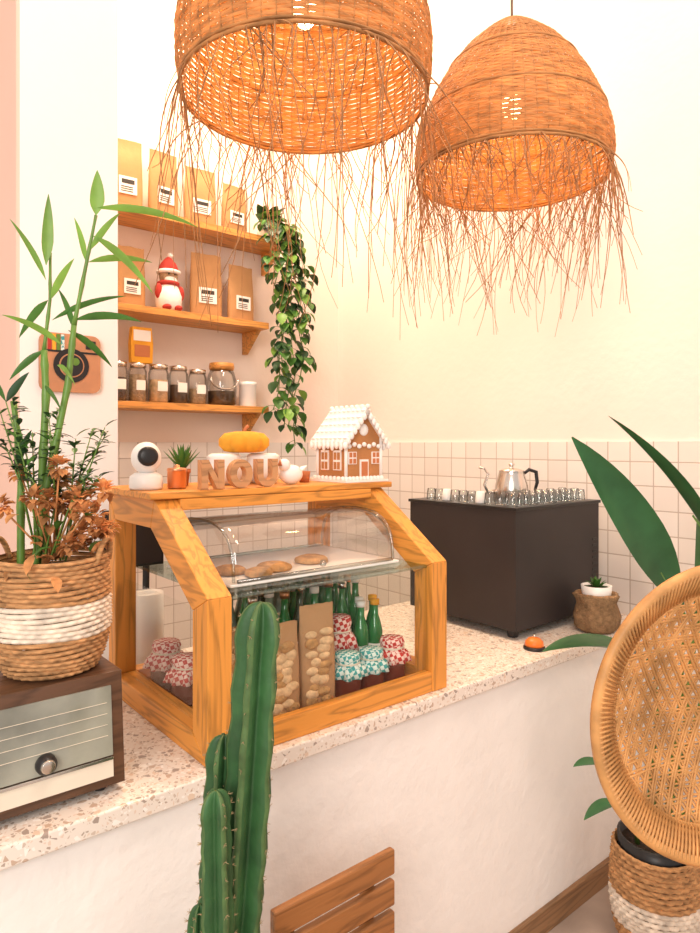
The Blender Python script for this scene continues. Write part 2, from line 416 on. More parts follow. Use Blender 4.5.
for i in range(8):
    for j in range(4):
        x=.975+i*.054+.022*(j%2); y=1.615+j*.066
        if x>1.385: continue
        bottle(x,y,FB,[m_bdark,m_bgr,m_bclr][(i*2+j)%3] if i<4 else m_bgr,(m_steel,m_label,m_copper)[(i+j)%3],.270+.012*((i+j)%2))
for x,y in ((1.300,1.525),(1.352,1.52),(1.330,1.568),(1.382,1.565),(1.110,1.50),(1.125,1.56)):
    bottle(x,y,FB,m_bgr,m_label if x<1.34 else m_yel,.225)
def pouch(x,y,z,w,h,ang,name,mm,window=False,labels=True,t=.05):
    mb=MB(name,[mm,m_label,m_labelb,m_biscuit,m_cookie]); mb.T=Matrix.Translation((x,y,z))@Matrix.Rotation(math.radians(ang),4,'Z')
    rows=[(0,.5,1),(.03,.55,1),(.3,.5,1.02),(.6,.4,1),(.82,.2,.96),(.88,.05,.95),(1,.03,.95)]
    vs=[];fs=[];S=16
    for (tz,d,wk) in rows:
        for j in range(S):
            a=2*math.pi*j/S; ca,sa=math.cos(a),math.sin(a)
            vs.append((w/2*wk*math.copysign(abs(ca)**.5,ca),t*d*math.copysign(abs(sa)**.8,sa),h*tz+(U(-.003,.003) if tz==1 else 0)))
    for i in range(len(rows)-1):
        for j in range(S):
            k=(j+1)%S; fs.append((i*S+j,i*S+k,(i+1)*S+k,(i+1)*S+j))
    fs.append(tuple(reversed(range(S)))); mb.add(vs,fs,0,True)
    yy=-t*.60
    if labels:
        mb.box(-w*.28,yy-.001,h*.22,w*.28,yy+.004,h*.46,1)
        mb.box(-w*.2,yy-.002,h*.36,w*.2,yy,h*.42,2)
        for k in range(3): mb.box(-w*.22,yy-.002,h*(.25+.03*k),w*.15,yy,h*(.262+.03*k),2)
    if window:
        for k in range(9):
            for q in range(2):
                mb.sphere((w*(-.15+.30*q)+U(-.009,.009),yy+.004+.010*(k/8),h*(.08+.078*k)+U(-.006,.006)+(.010 if q==1 else 0)),(U(.017,.023),.008,U(.010,.017)),3 if R()<.6 else 4,12,6)
    mb.done()
pouch(1.050,1.415,FB,.105,.275,-10,'cookie_bag',m_kraftd,True,False,.045)
pouch(.935,1.415,FB,.105,.245,-5,'cookie_bag',m_kraftd,True,False,.045)
pouch(.830,1.47,FB,.085,.24,6,'cookie_bag',m_kraftd,True,False,.045)
pouch(.905,1.72,FB,.11,.22,85,'cookie_bag',m_kraft,False,False)

mb=MB('paper_towel_roll',[m_white,m_kraft])
mb.lathe([(.055,0),(.055,.25),(.02,.25),(.02,.2)],(.835,2.035,CT+.001),24,0); mb.done()
mb=MB('pos_monitor',[m_black,m_machine])
mb.box(.73,2.115,1.27,.93,2.133,1.46,0); mb.box(.74,2.113,1.28,.92,2.115,1.45,1)
mb.tube([(.88,2.14,1.32),(.88,2.15,.97)],.012,8,0); mb.box(.83,2.10,CT+.001,.94,2.175,CT+.014,0); mb.done(.003)

# ------------------------------------------------------------------ items on top of the case
TZ=1.55
mb=MB('security_camera',[m_white,m_black])
cx,cy=.715,1.74
mb.lathe([(.042,0),(.045,.006),(.043,.035),(.03,.045)],(cx,cy,TZ),28,0)
mb.sphere((cx,cy,TZ+.085),(.040,.040,.044),0,24,16)
dv=Vector((-.25,-1,.05)).normalized()
mb.T=Matrix.Translation(Vector((cx,cy,TZ+.088))+dv*.03)@dv.to_track_quat('Z','Y').to_matrix().to_4x4()
mb.lathe([(.027,0),(.026,.010),(.018,.014),(.001,.0145)],(0,0,0),24,1)
mb.T=Matrix.Identity(4); mb.done()
mb=MB('copper_canister',[m_copper])
mb.lathe([(.024,0),(.026,.004),(.026,.048),(.028,.05),(.026,.056),(.008,.058),(.008,.064),(.001,.066)],(.795,1.72,TZ),20,0); mb.done()
mb=MB('potted_succulent',[m_terra,m_soil,m_green])
sx0,sy0=.862,1.83
mb.lathe([(.018,0),(.023,.038),(.026,.038),(.026,.049),(.023,.049),(.022,.042)],(sx0,sy0,TZ),20,0)
mb.lathe([(.022,.040),(.022,.042)],(sx0,sy0,TZ),16,1)
for k in range(16):
    a=k*2.4; e=.75+.7*(k/16)
    mb.leaf((sx0,sy0,TZ+.040),(math.cos(a)*math.cos(e),math.sin(a)*math.cos(e),math.sin(e)),.085,.016,-.1,2,5,.3,.3)
mb.done()
def letter(ch,x,y):
    mb=MB('wooden_letter',[m_letter]); h=.080; w=.068; s=.019; t=.026
    if ch=='N':
        mb.box(x,y,TZ,x+s,y+t,TZ+h); mb.box(x+w-s,y,TZ,x+w,y+t,TZ+h)
        mb.prism([(x+s*.2,TZ+h),(x+s*1.1,TZ+h),(x+w-s*.2,TZ),(x+w-s*1.1,TZ)],1,y+.001,y+t-.001)
    else:
        n=24; cx=x+w/2; ro=w/2; ri=ro-s
        if ch=='O':
            o=[(cx+ro*1.05*math.cos(2*math.pi*i/n),TZ+h/2+h/2*math.sin(2*math.pi*i/n)) for i in range(n)]
            q=[(cx+ri*math.cos(2*math.pi*i/n),TZ+h/2+(h/2-s)*math.sin(2*math.pi*i/n)) for i in range(n)]
            mb.ring(o,q,1,y,y+t)
        else:
            o=[(x,TZ+h)]+[(cx-ro*math.cos(math.pi*i/12),TZ+ro-ro*math.sin(math.pi*i/12)) for i in range(13)]+[(x+w,TZ+h)]
            q=[(x+s,TZ+h)]+[(cx-ri*math.cos(math.pi*i/12),TZ+ro-ri*math.sin(math.pi*i/12)) for i in range(13)]+[(x+w-s,TZ+h)]
            for i in range(len(o)-1): mb.prism([o[i],o[i+1],q[i+1],q[i]],1,y,y+t)
    mb.done()
letter('N',.818,1.615); letter('O',.906,1.615); letter('U',.992,1.615)
for x,r in ((.985,.055),(1.125,.055)):
    mb=MB('white_sugar_bowl',[m_white])
    mb.lathe([(r*.7,0),(r,.02),(r*1.02,.05),(r*.9,.078),(r*.95,.085),(r*.7,.094),(.001,.095)],(x,1.80,TZ),28,0,wob=lambda a,i:1+.03*math.sin(a*8)); mb.done()
mb=MB('yellow_fabric_pumpkin',[m_yel,m_terra])
w=lambda a,i:1+.16*abs(math.cos(a*4))-.08
mb.lathe([(.035,0),(.058,.004),(.074,.022),(.074,.042),(.058,.060),(.026,.066),(.001,.058)],(1.055,1.80,TZ+.0965),64,0,wob=w)
mb.tube([(1.055,1.80,TZ+.155),(1.06,1.80,TZ+.172),(1.07,1.80,TZ+.180)],[.007,.005,.006],8,1)
mb.done()
mb=MB('white_ceramic_bird',[m_white,m_terra])
mb.sphere((1.15,1.68,TZ+.03),(.04,.028,.03),0); mb.sphere((1.118,1.67,TZ+.06),(.019,.018,.019),0)
mb.lathe([(.008,0),(.001,.018)],(1.10,1.665,TZ+.058),8,1); mb.leaf((1.18,1.68,TZ+.035),(1,.1,.7),.04,.025,.1,0)
mb.done()
mb=MB('small_terracotta_cup',[m_terra]); mb.lathe([(.016,0),(.02,.035),(.016,.035),(.014,.01)],(1.25,1.75,TZ),16,0); mb.done()

# gingerbread house
mb=MB('gingerbread_house',[m_ging,m_icing,m_terra,m_red])
hx0,hx1,hy0,hy1=1.335,1.485,1.64,1.79; z0=TZ+.008; zw=TZ+.145; xc=(hx0+hx1)/2; zr=TZ+.245
mb.box(hx0-.02,hy0-.025,TZ,hx1+.012,hy1+.02,TZ+.008,1)
mb.prism([(hx0,z0),(hx1,z0),(hx1,zw),(xc,zr-.02),(hx0,zw)],1,hy0,hy1,0)
RW=.094
for sx in (-1,1):
    e=(xc+sx*RW,zw-.014); 
    mb.prism([(xc,zr),(e[0],e[1]),(e[0],e[1]-.014),(xc,zr-.018)],1,hy0-.02,hy1+.02,1)
    for k in range(9):
        mb.sphere((xc+sx*(RW-.002),hy0-.018+k*.0225,zw-.026),(.007,.009,.012+.006*(k%2)),1,8,6)
    for k in range(8):
        t=k/7; mb.sphere((xc+sx*RW*(1-t),hy0-.02,(zw-.022)*(1-t)+(zr-.012)*t-.006),(.009,.006,.011),1,8,6)
    for r_ in range(5):
        for k in range(8):
            t=(r_+.5)/5; mb.sphere((xc+sx*RW*t,hy0-.01+k*.024,zr*(1-t)+(zw-.014)*t),(.011,.010,.0035),1,8,6)
for k in range(8): mb.sphere((xc,hy0-.02+k*.027,zr+.001),.008,1,8,6)
for x in (hx0,hx1):
    for y in (hy0,hy1): mb.tube([(x,y,z0),(x,y,zw)],.006,6,1)
mb.box(xc-.018,hy0-.004,z0,xc+.018,hy0,z0+.065,1); mb.box(xc-.013,hy0-.006,z0,xc+.013,hy0-.004,z0+.058,2)
for wx in (xc-.050,xc+.050):
    mb.box(wx-.017,hy0-.004,z0+.05,wx+.017,hy0,z0+.09,1); 
    for a in (-.008,.008):
        for b in (.06,.08): mb.box(wx+a-.006,hy0-.005,z0+b-.008,wx+a+.006,hy0-.004,z0+b+.008,2)
for k in range(7): mb.sphere((hx0+.012+k*.021,hy0-.003,z0+.108+.006*(k%2)),(.010,.005,.008),1,8,6)
mb.sphere((xc,hy0,zr-.075),(.020,.006,.020),1,12,8)
for wy in (hy0+.042,hy0+.108):
    mb.box(hx0-.004,wy-.02,z0+.03,hx0,wy+.02,z0+.095,1)
    for a in (-.009,.009):
        for b in (.045,.076): mb.box(hx0-.005,wy+a-.007,z0+b-.012,hx0-.004,wy+a+.007,z0+b+.012,0)
mb.box(hx1-.045,hy0+.05,zw,hx1-.02,hy0+.075,zr,0); mb.box(hx1-.048,hy0+.047,zr,hx1-.017,hy0+.078,zr+.01,1)
for k in range(11): mb.sphere((hx0-.01+k*.015,hy0-.014,TZ+.012),.008,1,8,6)
for k in range(8): mb.sphere((hx0-.013,hy0+k*.021,TZ+.012),.008,1,8,6)
mb.done()

# ------------------------------------------------------------------ espresso machine, kettle, glasses
mx0,mx1,my0,my1,mz=2.0,2.57,1.475,2.02,1.44
mb=MB('espresso_machine',[m_machine,m_black,m_steel])
mb.box(mx0,my0,CT+.035,mx1,my1,mz-.012,0); mb.box(mx0-.006,my0-.006,mz-.012,mx1+.006,my1+.006,mz,1)
for x in (mx0+.05,mx1-.05):
    for y in (my0+.05,my1-.05): mb.lathe([(.02,0),(.024,.036)],(x,y,CT+.001),12,1)
mb.box(mx1+.006,my0+.03,CT+.08,mx1+.03,my1-.05,mz-.04,2)
for k in range(10): mb.box(mx1-.05,my0-.002,CT+.1+k*.025,mx1-.012,my0,CT+.11+k*.025,1)
mb.done(.004)
mb=MB('gooseneck_kettle',[m_steel,m_black])
kx,ky=2.33,1.74
mb.lathe([(.07,0),(.075,.006),(.068,.06),(.055,.105),(.052,.115),(.054,.12),(.03,.128),(.008,.131),(.008,.138),(.014,.148),(.001,.154)],(kx,ky,mz+.001),32,0)
rt=Vector((.772,-.636,0))
def K(u,z): return Vector((kx,ky,mz+z))+rt*u
mb.tube([K(-.062,.03),K(-.10,.03),K(-.115,.06),K(-.10,.105),K(-.115,.13),K(-.14,.135)],[.011,.009,.007,.006,.005,.005],10,0)
mb.tube([K(.05,.105),K(.075,.125),K(.105,.115),K(.11,.07),K(.10,.035)],[.006,.008,.009,.008,.006],8,1)
mb.done()
mb=MB('drinking_glasses',[m_tumbler,m_white])
for k in range(12):
    x=mx0+.05+.042*k
    for y in (my0+.05,my0+.11):
        h_=.042 if k%2 else .048
        mb.lathe([(.019,0),(.021,.004),(.017,h_),(.012,h_+.002),(.001,h_+.002)],(x+U(-.003,.003),y,mz+.001),14,0)
for k in range(8):
    mb.lathe([(.019,0),(.021,.004),(.017,.045),(.012,.047),(.001,.047)],(mx0+.05,my0+.16+k*.044,mz+.001),14,1 if k%4==1 else 0)
mb.done()
mb=MB('service_bell',[m_orange,m_black,m_steel])
mb.lathe([(.038,0),(.038,.008),(.03,.012)],(1.985,1.385,CT+.001),24,1)
mb.lathe([(.034,.012),(.031,.026),(.02,.037),(.005,.041)],(1.985,1.385,CT+.001),24,0); mb.sphere((1.985,1.385,CT+.045),.006,2); mb.done()
mb=MB('burlap_potted_plant',[m_burlap,m_white,m_soil,m_green])
sp_=(2.37,1.37,CT+.001)
w=lambda a,i:1+.06*math.sin(a*7+i*1.3)+.03*math.sin(a*13+i)
mb.lathe([(.06,0),(.08,.015),(.086,.06),(.070,.11),(.084,.14),(.072,.148),(.058,.12)],sp_,40,0,wob=w)
mb.lathe([(.05,.11),(.058,.175),(.052,.175),(.05,.165)],sp_,24,1); mb.lathe([(.05,.16),(.05,.166)],sp_,16,2)
for k in range(18):
    a=k*2.4; e=.2+.06*k; mb.leaf((sp_[0],sp_[1],CT+.163),(math.cos(a)*math.cos(e),math.sin(a)*math.cos(e),math.sin(e)),.05,.018,0,3,4)
mb.done()

# ------------------------------------------------------------------ wall shelves and contents
SY0=3.17
for i,(z,x1) in enumerate(((1.885,2.02),(2.36,2.02),(2.845,2.15))):
    mb=MB('wall_shelf',[m_shelf,m_black])
    mb.box(.815,SY0,z-.035,x1,YB,z,0)
    for x in (1.0,x1-.03):
        mb.prism([(YB-.002,z-.035),(YB-.002,z-.16),(YB-.03,z-.16),(SY0+.05,z-.035)],0,x-.012,x+.012,0)
    mb.done(.002)
Z3,Z2,Z1=2.846,2.361,1.886
for x,w,h,a in ((1.245,.16,.36,-5),(1.44,.165,.35,6),(1.65,.18,.32,-4),(1.86,.16,.28,5)):
    pouch(x,3.28,Z3,w,h,a,'coffee_bag',m_kraft)
for x,w,h,a in ((1.265,.15,.31,0),(1.685,.18,.35,-6),(1.90,.17,.32,6)):
    pouch(x,3.28,Z2,w,h,a,'coffee_bag',m_kraft)
mb=MB('santa_plush',[m_icing,m_redf,m_black,m_spice])
sx,sy=1.455,3.25
mb.lathe([(.05,0),(.065,.03),(.068,.08),(.05,.13),(.03,.15)],(sx,sy,Z2),24,0)
mb.sphere((sx,sy,Z2+.185),(.048,.045,.048),3); mb.lathe([(.052,.205),(.055,.215),(.04,.25),(.015,.28),(.001,.29)],(sx,sy,Z2),20,1)
mb.tube([(sx+.053*math.cos(q/3),sy+.053*math.sin(q/3),Z2+.205) for q in range(19)],.011,6,0)
mb.tube([(sx+.045*math.cos(q/3),sy+.045*math.sin(q/3),Z2+.145) for q in range(19)],.014,6,1)
mb.sphere((sx,sy-.03,Z2+.155),(.035,.02,.03),0); mb.sphere((sx+.01,sy,Z2+.295),.015,0)
for s_ in (-1,1):
    mb.sphere((sx+s_*.016,sy-.043,Z2+.19),.005,2,8,6); mb.sphere((sx+s_*.06,sy-.015,Z2+.10),(.02,.02,.04),1); mb.sphere((sx+s_*.03,sy-.05,Z2+.015),(.022,.03,.016),1)
mb.done()
def jar(x,r,h,fm,lid,name='storage_jar',fill=.6):
    mb=MB(name,[m_jarg,fm,lid,m_label])
    y=3.27
    mb.lathe([(r*.9,0),(r,.008),(r,h*.78),(r*.86,h*.86),(r*.86,h*.9)],(x,y,Z1),24,0)
    mb.lathe([(r*.84,.006),(r*.88,.012),(r*.88,h*fill),(.001,h*fill)],(x,y,Z1),24,1)
    mb.lathe([(r*.92,h*.88),(r*.92,h*.99),(r*.5,h*1.0),(.001,h)],(x,y,Z1),24,2)
    mb.box(x-r*.5,y-r-.002,Z1+h*.3,x+r*.5,y-r*.9,Z1+h*.55,3)
    mb.done(); 
jar(1.20,.045,.20,m_coffee,m_steel); jar(1.298,.046,.20,m_spice,m_steel,fill=.7); jar(1.41,.052,.20,m_biscuit,m_steel,fill=.6)
jar(1.52,.050,.20,m_coffee,m_steel,fill=.5); jar(1.628,.050,.19,m_spice,m_steel,fill=.45)
mb=MB('glass_cookie_jar',[m_jarg,m_coffee,m_shelf,m_steel])
x=1.775
mb.lathe([(.065,0),(.08,.012),(.082,.14),(.07,.18),(.062,.20)],(x,3.27,Z1),28,0); mb.lathe([(.068,.006),(.074,.012),(.074,.08),(.001,.08)],(x,3.27,Z1),28,1)
mb.lathe([(.066,.198),(.07,.215),(.066,.235),(.001,.237)],(x,3.27,Z1),24,2)
mb.tube([(x+.085*math.cos(q*math.pi/10),3.235,Z1+.15-.06*math.sin(q*math.pi/10)) for q in range(11)],.006,6,3); mb.done()
mb=MB('white_canister',[m_white,m_label]); mb.lathe([(.045,0),(.048,.006),(.048,.12),(.05,.122),(.05,.14),(.001,.144)],(1.935,3.26,Z1),24,0); mb.done()
mb=MB('snack_pouch',[m_yel,m_label,m_terra]); mb.T=Matrix.Translation((1.315,3.27,Z1+.201))
mb.prism([(-.055,0),(.055,0),(.058,.1),(.05,.18),(-.05,.18),(-.058,.1)],1,-.02,.02,0); mb.box(-.04,-.022,.03,.04,-.02,.09,2); mb.box(-.045,-.022,.11,.045,-.02,.165,1); mb.done(.005)

# pothos
mb=MB('trailing_pothos',[m_white,m_green,m_stalk,m_green2,m_dgreen])
px,py=2.07,3.27
mb.lathe([(.05,0),(.065,.10),(.058,.10),(.052,.05)],(px,py,Z3),20,0)
def vine(p,nl,size):
    mb.tube(p,.003,5,2)
    for k in range(nl):
        t=U(0,1)*(len(p)-1); i=min(int(t),len(p)-2); c=Vector(p[i]).lerp(Vector(p[i+1]),t-i)
        a=U(math.pi*.9,2.1*math.pi); d=Vector((math.cos(a),math.sin(a)*.8,U(-.5,.3)))
        c2=c+d*.025; mb.tube([c,c2],.0015,3,2)
        s_=size*U(.6,1.2); mb.leaf(c2,d+Vector((0,0,-.5)),s_,s_*.75,.9,random.choice((1,1,3,4,4)),5,.12,.35)
for k in range(30):
    a=U(0,6.28); e=U(.1,1.2); dx=math.cos(a)*math.cos(e); dx=dx*(.6 if dx<0 else 1)
    mb.leaf((px+.03*math.cos(a),py+.03*math.sin(a)-.02,Z3+.10),(dx,-abs(math.sin(a))*math.cos(e)+.1,math.sin(e)),U(.08,.13),.07,.8,random.choice((1,3,4)),5,.12,.35)
for x0,end in ((2.0,2.55),(2.08,1.62),(2.15,1.70),(2.06,1.95),(2.11,1.80),(2.18,2.1),(2.12,2.45),(2.03,1.72)):
    p=[(px,py-.03,Z3+.10),(x0,3.16,Z3+.09)]; z=Z3+.02; xx=x0
    while z>end:
        xx+=U(-.035,.038); xx=min(max(xx,2.02 if z<Z3-.3 else 1.98),2.22); p.append((xx,3.11+U(-.02,.02),z)); z-=.10
    vine(p,int(len(p)*4.0),.078)
mb.done()

# wall sign on pillar
mb=MB('camera_shaped_wall_sign',[m_signw,m_black,m_redf,m_yel,m_green2,m_cream,m_teal])
sx,sz,h=.650,1.93,.092; pts=[]
for cxs,czs,a0 in ((1,1,0),(-1,1,90),(-1,-1,180),(1,-1,270)):
    for q in range(5):
        a=math.radians(a0+q*22.5); pts.append((sx+cxs*(h-.025)+.025*math.cos(a),sz+czs*(h-.025)+.025*math.sin(a)))
mb.prism(pts,1,2.18,2.1995,0)
def disc(x,z,r,y0,m,n=28): mb.prism([(x+r*math.cos(2*math.pi*i/n),z+r*math.sin(2*math.pi*i/n)) for i in range(n)],1,y0,2.181,m)
mb.box(sx-.086,2.1775,sz+.032,sx+.086,2.181,sz+.038,1)
for i,m_ in enumerate((2,3,4,6)): mb.box(sx-.07+i*.013,2.1775,sz+.038,sx-.06+i*.013,2.181,sz+.088,m_)
disc(sx,sz-.008,.054,2.176,1); disc(sx,sz-.008,.038,2.172,0); disc(sx,sz-.008,.034,2.170,1); disc(sx+.01,sz+.004,.012,2.168,4)
mb.box(sx+.045,2.176,sz+.048,sx+.075,2.181,sz+.075,1)
mb.done()

# ------------------------------------------------------------------ radio + basket plant
mb=MB('vintage_radio',[m_dark,m_radiog,m_cream,m_steel,m_black])
rx0,rx1=.06,.515; rz=1.195
mb.prism([(1.365,CT+.018),(1.385,rz),(1.60,rz),(1.62,CT+.018)],0,rx0,rx1,0)
def fy(z): return 1.365+(z-CT-.018)/(rz-CT-.018)*.02
def panel(x0,x1,z0,z1,off,th,m):
    mb.add([(x0,fy(z0)-off,z0),(x1,fy(z0)-off,z0),(x1,fy(z1)-off,z1),(x0,fy(z1)-off,z1),(x0,fy(z0)-off+th,z0),(x1,fy(z0)-off+th,z0),(x1,fy(z1)-off+th,z1),(x0,fy(z1)-off+th,z1)],
      [(0,1,2,3),(4,7,6,5),(0,4,5,1),(1,5,6,2),(2,6,7,3),(3,7,4,0)],m)
panel(rx0+.024,rx1-.024,CT+.079,rz-.026,.004,.006,1)
panel(rx0+.024,rx1-.024,CT+.036,CT+.070,.004,.006,2)
for k in range(4): panel(rx0+.03,rx1-.034,CT+.12+k*.022,CT+.1208+k*.022,.0055,.002,2)
panel(rx0+.024,rx1-.024,CT+.071,CT+.077,.007,.01,3)
for x in (.36,.12):
    mb.T=Matrix.Translation((x,fy(CT+.10)-.004,CT+.10))@Matrix.Rotation(math.radians(90),4,'X')
    mb.lathe([(.020,0),(.019,.012),(.014,.018),(.001,.018)],(0,0,0),24,4); mb.lathe([(.014,.018),(.012,.022),(.001,.022)],(0,0,0),20,3)
mb.T=Matrix.Identity(4)
for x in (rx0+.04,rx1-.04):
    for y in (1.40,1.58): mb.lathe([(.012,0),(.015,.02)],(x,y,CT+.001),12,4)
mb.done(.004)

def basket(mb,c,prof,rows,sp,mats_fn,amp=.004):
    H=prof[-1][0]
    def rad(t):
        for (t0,r0),(t1,r1) in zip(prof,prof[1:]):
            if t<=t1: return r0+(r1-r0)*(t-t0)/(t1-t0)
        return prof[-1][1]
    seg=sp*4
    for i in range(rows):
        a0=H*i/rows; a1=H*(i+1)/rows; vs=[];fs=[]
        for j in range(seg):
            a=2*math.pi*j/seg; w=amp*math.sin(sp*a+math.pi*(i%2))
            for u,e in ((0,-amp*.9),(.25,amp*.4),(.5,amp*.7),(.75,amp*.4),(1,-amp*.9)):
                tt=a0+(a1-a0)*u; r=rad(tt)+e+w*(1-abs(2*u-1)*.8)
                vs.append((c[0]+r*math.cos(a),c[1]+r*math.sin(a),c[2]+tt+.0015*math.sin(a*3+i)*min(1,i)))
        for j in range(seg):
            k=(j+1)%seg
            for q in range(4): fs.append((j*5+q,k*5+q,k*5+q+1,j*5+q+1))
        mb.add(vs,fs,mats_fn(i),True)
    mb.lathe([(rad(0)-.002,.003),(rad(0)-.002,.001)],c,32,0)
    mb.lathe([(rad(H*.85)-.006,H*.86),(rad(H*.85)-.006,H*.85)],c,32,2)
bc=(.405,1.49,1.197)
mb=MB('potted_bamboo_plant',[m_rope,m_ropew,m_soil,m_stalk,m_green2,m_green,m_dgreen,m_dry])
basket(mb,bc,[(0,.088),(.03,.104),(.09,.117),(.16,.116),(.215,.112),(.240,.115)],24,30,lambda i:1 if 8<=i<=14 else 0,.0032)
fw=Vector((.636,.772,0))
for s_ in (1,-1):
    ca=Vector(bc)+rt*(s_*.108)+Vector((0,0,.225)); pts=[]
    for q in range(13):
        a=math.pi*q/12; pts.append(ca-fw*(.035*math.cos(a))+rt*s_*.01*math.sin(a)+Vector((0,0,.05*math.sin(a))))
    mb.tube(pts,.006,6,0)
def B(u,v,dp=0): # local plant coordinates, u,v in 2.13 mm steps from the pot axis
    return Vector((bc[0],bc[1],0))+rt*((u-50)*.00213)+fw*dp+Vector((0,0,1.67+(445-v)*.00213))
def stalk(pts,r0,r1,m=3):
    P=[B(*p) for p in pts]; Q=[];Rr=[]
    for i in range(len(P)-1):
        for k in range(6): Q.append(P[i].lerp(P[i+1],k/6))
    Q.append(P[-1]); n=len(Q)
    for i in range(n):
        t=i/(n-1); Rr.append((r0+(r1-r0)*t)*(1.2 if i%4==0 else .97))
    mb.tube(Q,Rr,10,m)
stalk([(42,585,0),(40,480,0),(44,395,.0),(42,350,0)],.0095,.007)
stalk([(34,585,-.02),(48,480,-.01),(66,385,0),(72,325,0)],.009,.006)
stalk([(72,325,0),(84,265,0),(94,215,0)],.005,.003)
stalk([(42,350,0),(48,300,0),(44,250,.02)],.004,.003)
stalk([(14,585,.02),(12,470,.03),(2,400,.04)],.009,.006,3)
def lf(a,b,W,m=4,dp=0,db=0,droop=.35):
    p=B(a[0],a[1],dp); q=B(b[0],b[1],dp+db); d=q-p
    mb.leaf(p,d+Vector((0,0,droop*d.length*.45)),d.length*1.05,W,droop,m,9,.15,.35,side=d.cross(Vector((.5,.6,.45))))
for a,b,W,m_,db in (((94,215),(95,172),.032,4,0),((92,208),(190,213),.017,4,.03),((90,235),(158,292),.019,4,-.05),((86,262),(140,250),.015,4,.05),
    ((44,265),(46,197),.026,4,0),((44,280),(20,225),.014,4,-.03),((46,300),(5,330),.017,5,.05),((60,345),(15,315),.016,4,-.04),((72,320),(140,317),.018,5,-.02),
    ((50,320),(110,285),.013,5,.05),((55,365),(85,385),.017,4,-.06),((66,330),(100,360),.017,5,.06),((48,300),(75,262),.016,4,-.03),((72,330),(52,285),.015,5,.03),
    ((84,262),(70,215),.014,4,.02),((42,350),(12,378),.015,5,-.02),((4,402),(-25,360),.017,5,0),((12,470),(34,430),.017,6,-.03),((4,402),(24,372),.017,6,0),((88,250),(118,215),.014,4,-.02),((40,385),(70,410),.015,5,-.05)):
    lf(a,b,W,m_,0,db)
for k in range(20):
    u=U(0,105); v=U(425,480) if u>50 else U(385,470); p=B(50+(u-50)*.25,U(545,565),U(-.05,.05)); q=B(u,v,U(-.09,.09))
    mid=p.lerp(q,.5)+Vector((0,0,.03)); mb.tube([p,mid,q],[.0022,.0018,.001],4,3)
    for j in range(16):
        c=mid.lerp(q,U(0,1.05)); a=U(0,6.28); mb.leaf(c,(math.cos(a),math.sin(a),U(-.1,.9)),U(.022,.04),.013,.3,6 if R()<.7 else 5,3,.15,.45)
for k in range(22):
    q=B(U(12,114),U(465,545),U(-.11,.05)); p=B(50,560,0); mb.tube([p,q],.002,4,7)
    for j in range(38):
        a=U(0,6.28); e=U(-1,1.4); d=Vector((math.cos(a)*math.cos(e),math.sin(a)*math.cos(e),math.sin(e)))
        mb.leaf(q+d*.008,d,U(.014,.026),.014,.5,7,3,.2,.5)
for k in range(24):
    q=B(U(30,112),U(505,575),U(-.12,.0)); a=U(0,6.28); mb.leaf(q,(math.cos(a),math.sin(a),U(-.6,.3)),U(.03,.05),.02,.9,7 if R()<.8 else 5,4,.2,.5)
mb.done()

# ------------------------------------------------------------------ cactus
mb=MB('potted_cactus',[m_cact,m_spine,m_terra,m_soil,m_cactr])
def cact(path,r,ribs,tip=.10):
    P=[Vector(p) for p in path]; Q=[]
    for i in range(len(P)-1):
        for k in range(16): Q.append(P[i].lerp(P[i+1],k/16))
    Q.append(P[-1]); 
    for _ in range(14):
        Q=[Q[0]]+[(Q[i-1]+Q[i]*2+Q[i+1])/4 for i in range(1,len(Q)-1)]+[Q[-1]]
    d=(Q[-1]-Q[-2]).normalized(); base=Q[-1]
    RR=[r*(.97+.06*math.sin(i*1.57)+.04*math.sin(i*.23)) for i in range(len(Q))]
    for k in range(1,9):
        a=k/8*math.pi/2; Q.append(base+d*tip*math.sin(a)); RR.append(max(r*math.cos(a)**.7,.0015))
    star=lambda a:(.36+.64*abs(math.cos(a*ribs/2))**1.6)
    mb.tube(Q,RR,ribs*8,0,star=star,mfn=lambda j:4 if (j%8) in (0,7) else 0)
    for i in range(2,len(Q)-3,2):
        c=Q[i]; t=(Q[i+1]-Q[i]).normalized()
        r0=Vector((0,0,1)) if abs((Q[1]-Q[0]).normalized().z)<.9 else Vector((1,0,0))
        nn=(r0-t*r0.dot(t)).normalized(); bb=t.cross(nn)
        for j in range(ribs):
            a=2*math.pi*j/ribs; o=nn*math.cos(a)+bb*math.sin(a); q=c+o*(RR[i]*.985)
            for w_ in range(4):
                e=(o+Vector((U(-1,1),U(-1,1),U(-1,1)))*.8).normalized()*U(.005,.009); mb.tube([q,q+e],[.0007,.0002],3,1)
base=Vector((.565,1.045,0))
mb.lathe([(.085,0),(.112,.22),(.12,.22),(.12,.26),(.108,.26),(.105,.235)],(base.x,base.y,0),32,2); mb.lathe([(.106,.22),(.106,.235)],(base.x,base.y,0),24,3)
cact([(.585,1.055,.22),(.592,1.055,.6),(.612,1.045,.9),(.634,1.03,1.30)],.046,5,.085)
cact([(.57,1.10,.22),(.572,1.095,.55),(.578,1.085,.8),(.589,1.08,1.08)],.034,5,.06)
cact([(.545,1.00,.22),(.535,1.0,.5),(.540,1.005,.8),(.537,1.008,1.035)],.030,4,.05) 
cact([(.51,1.03,.22),(.505,1.03,.5),(.515,1.028,.845)],.020,5,.045)
mb.done()

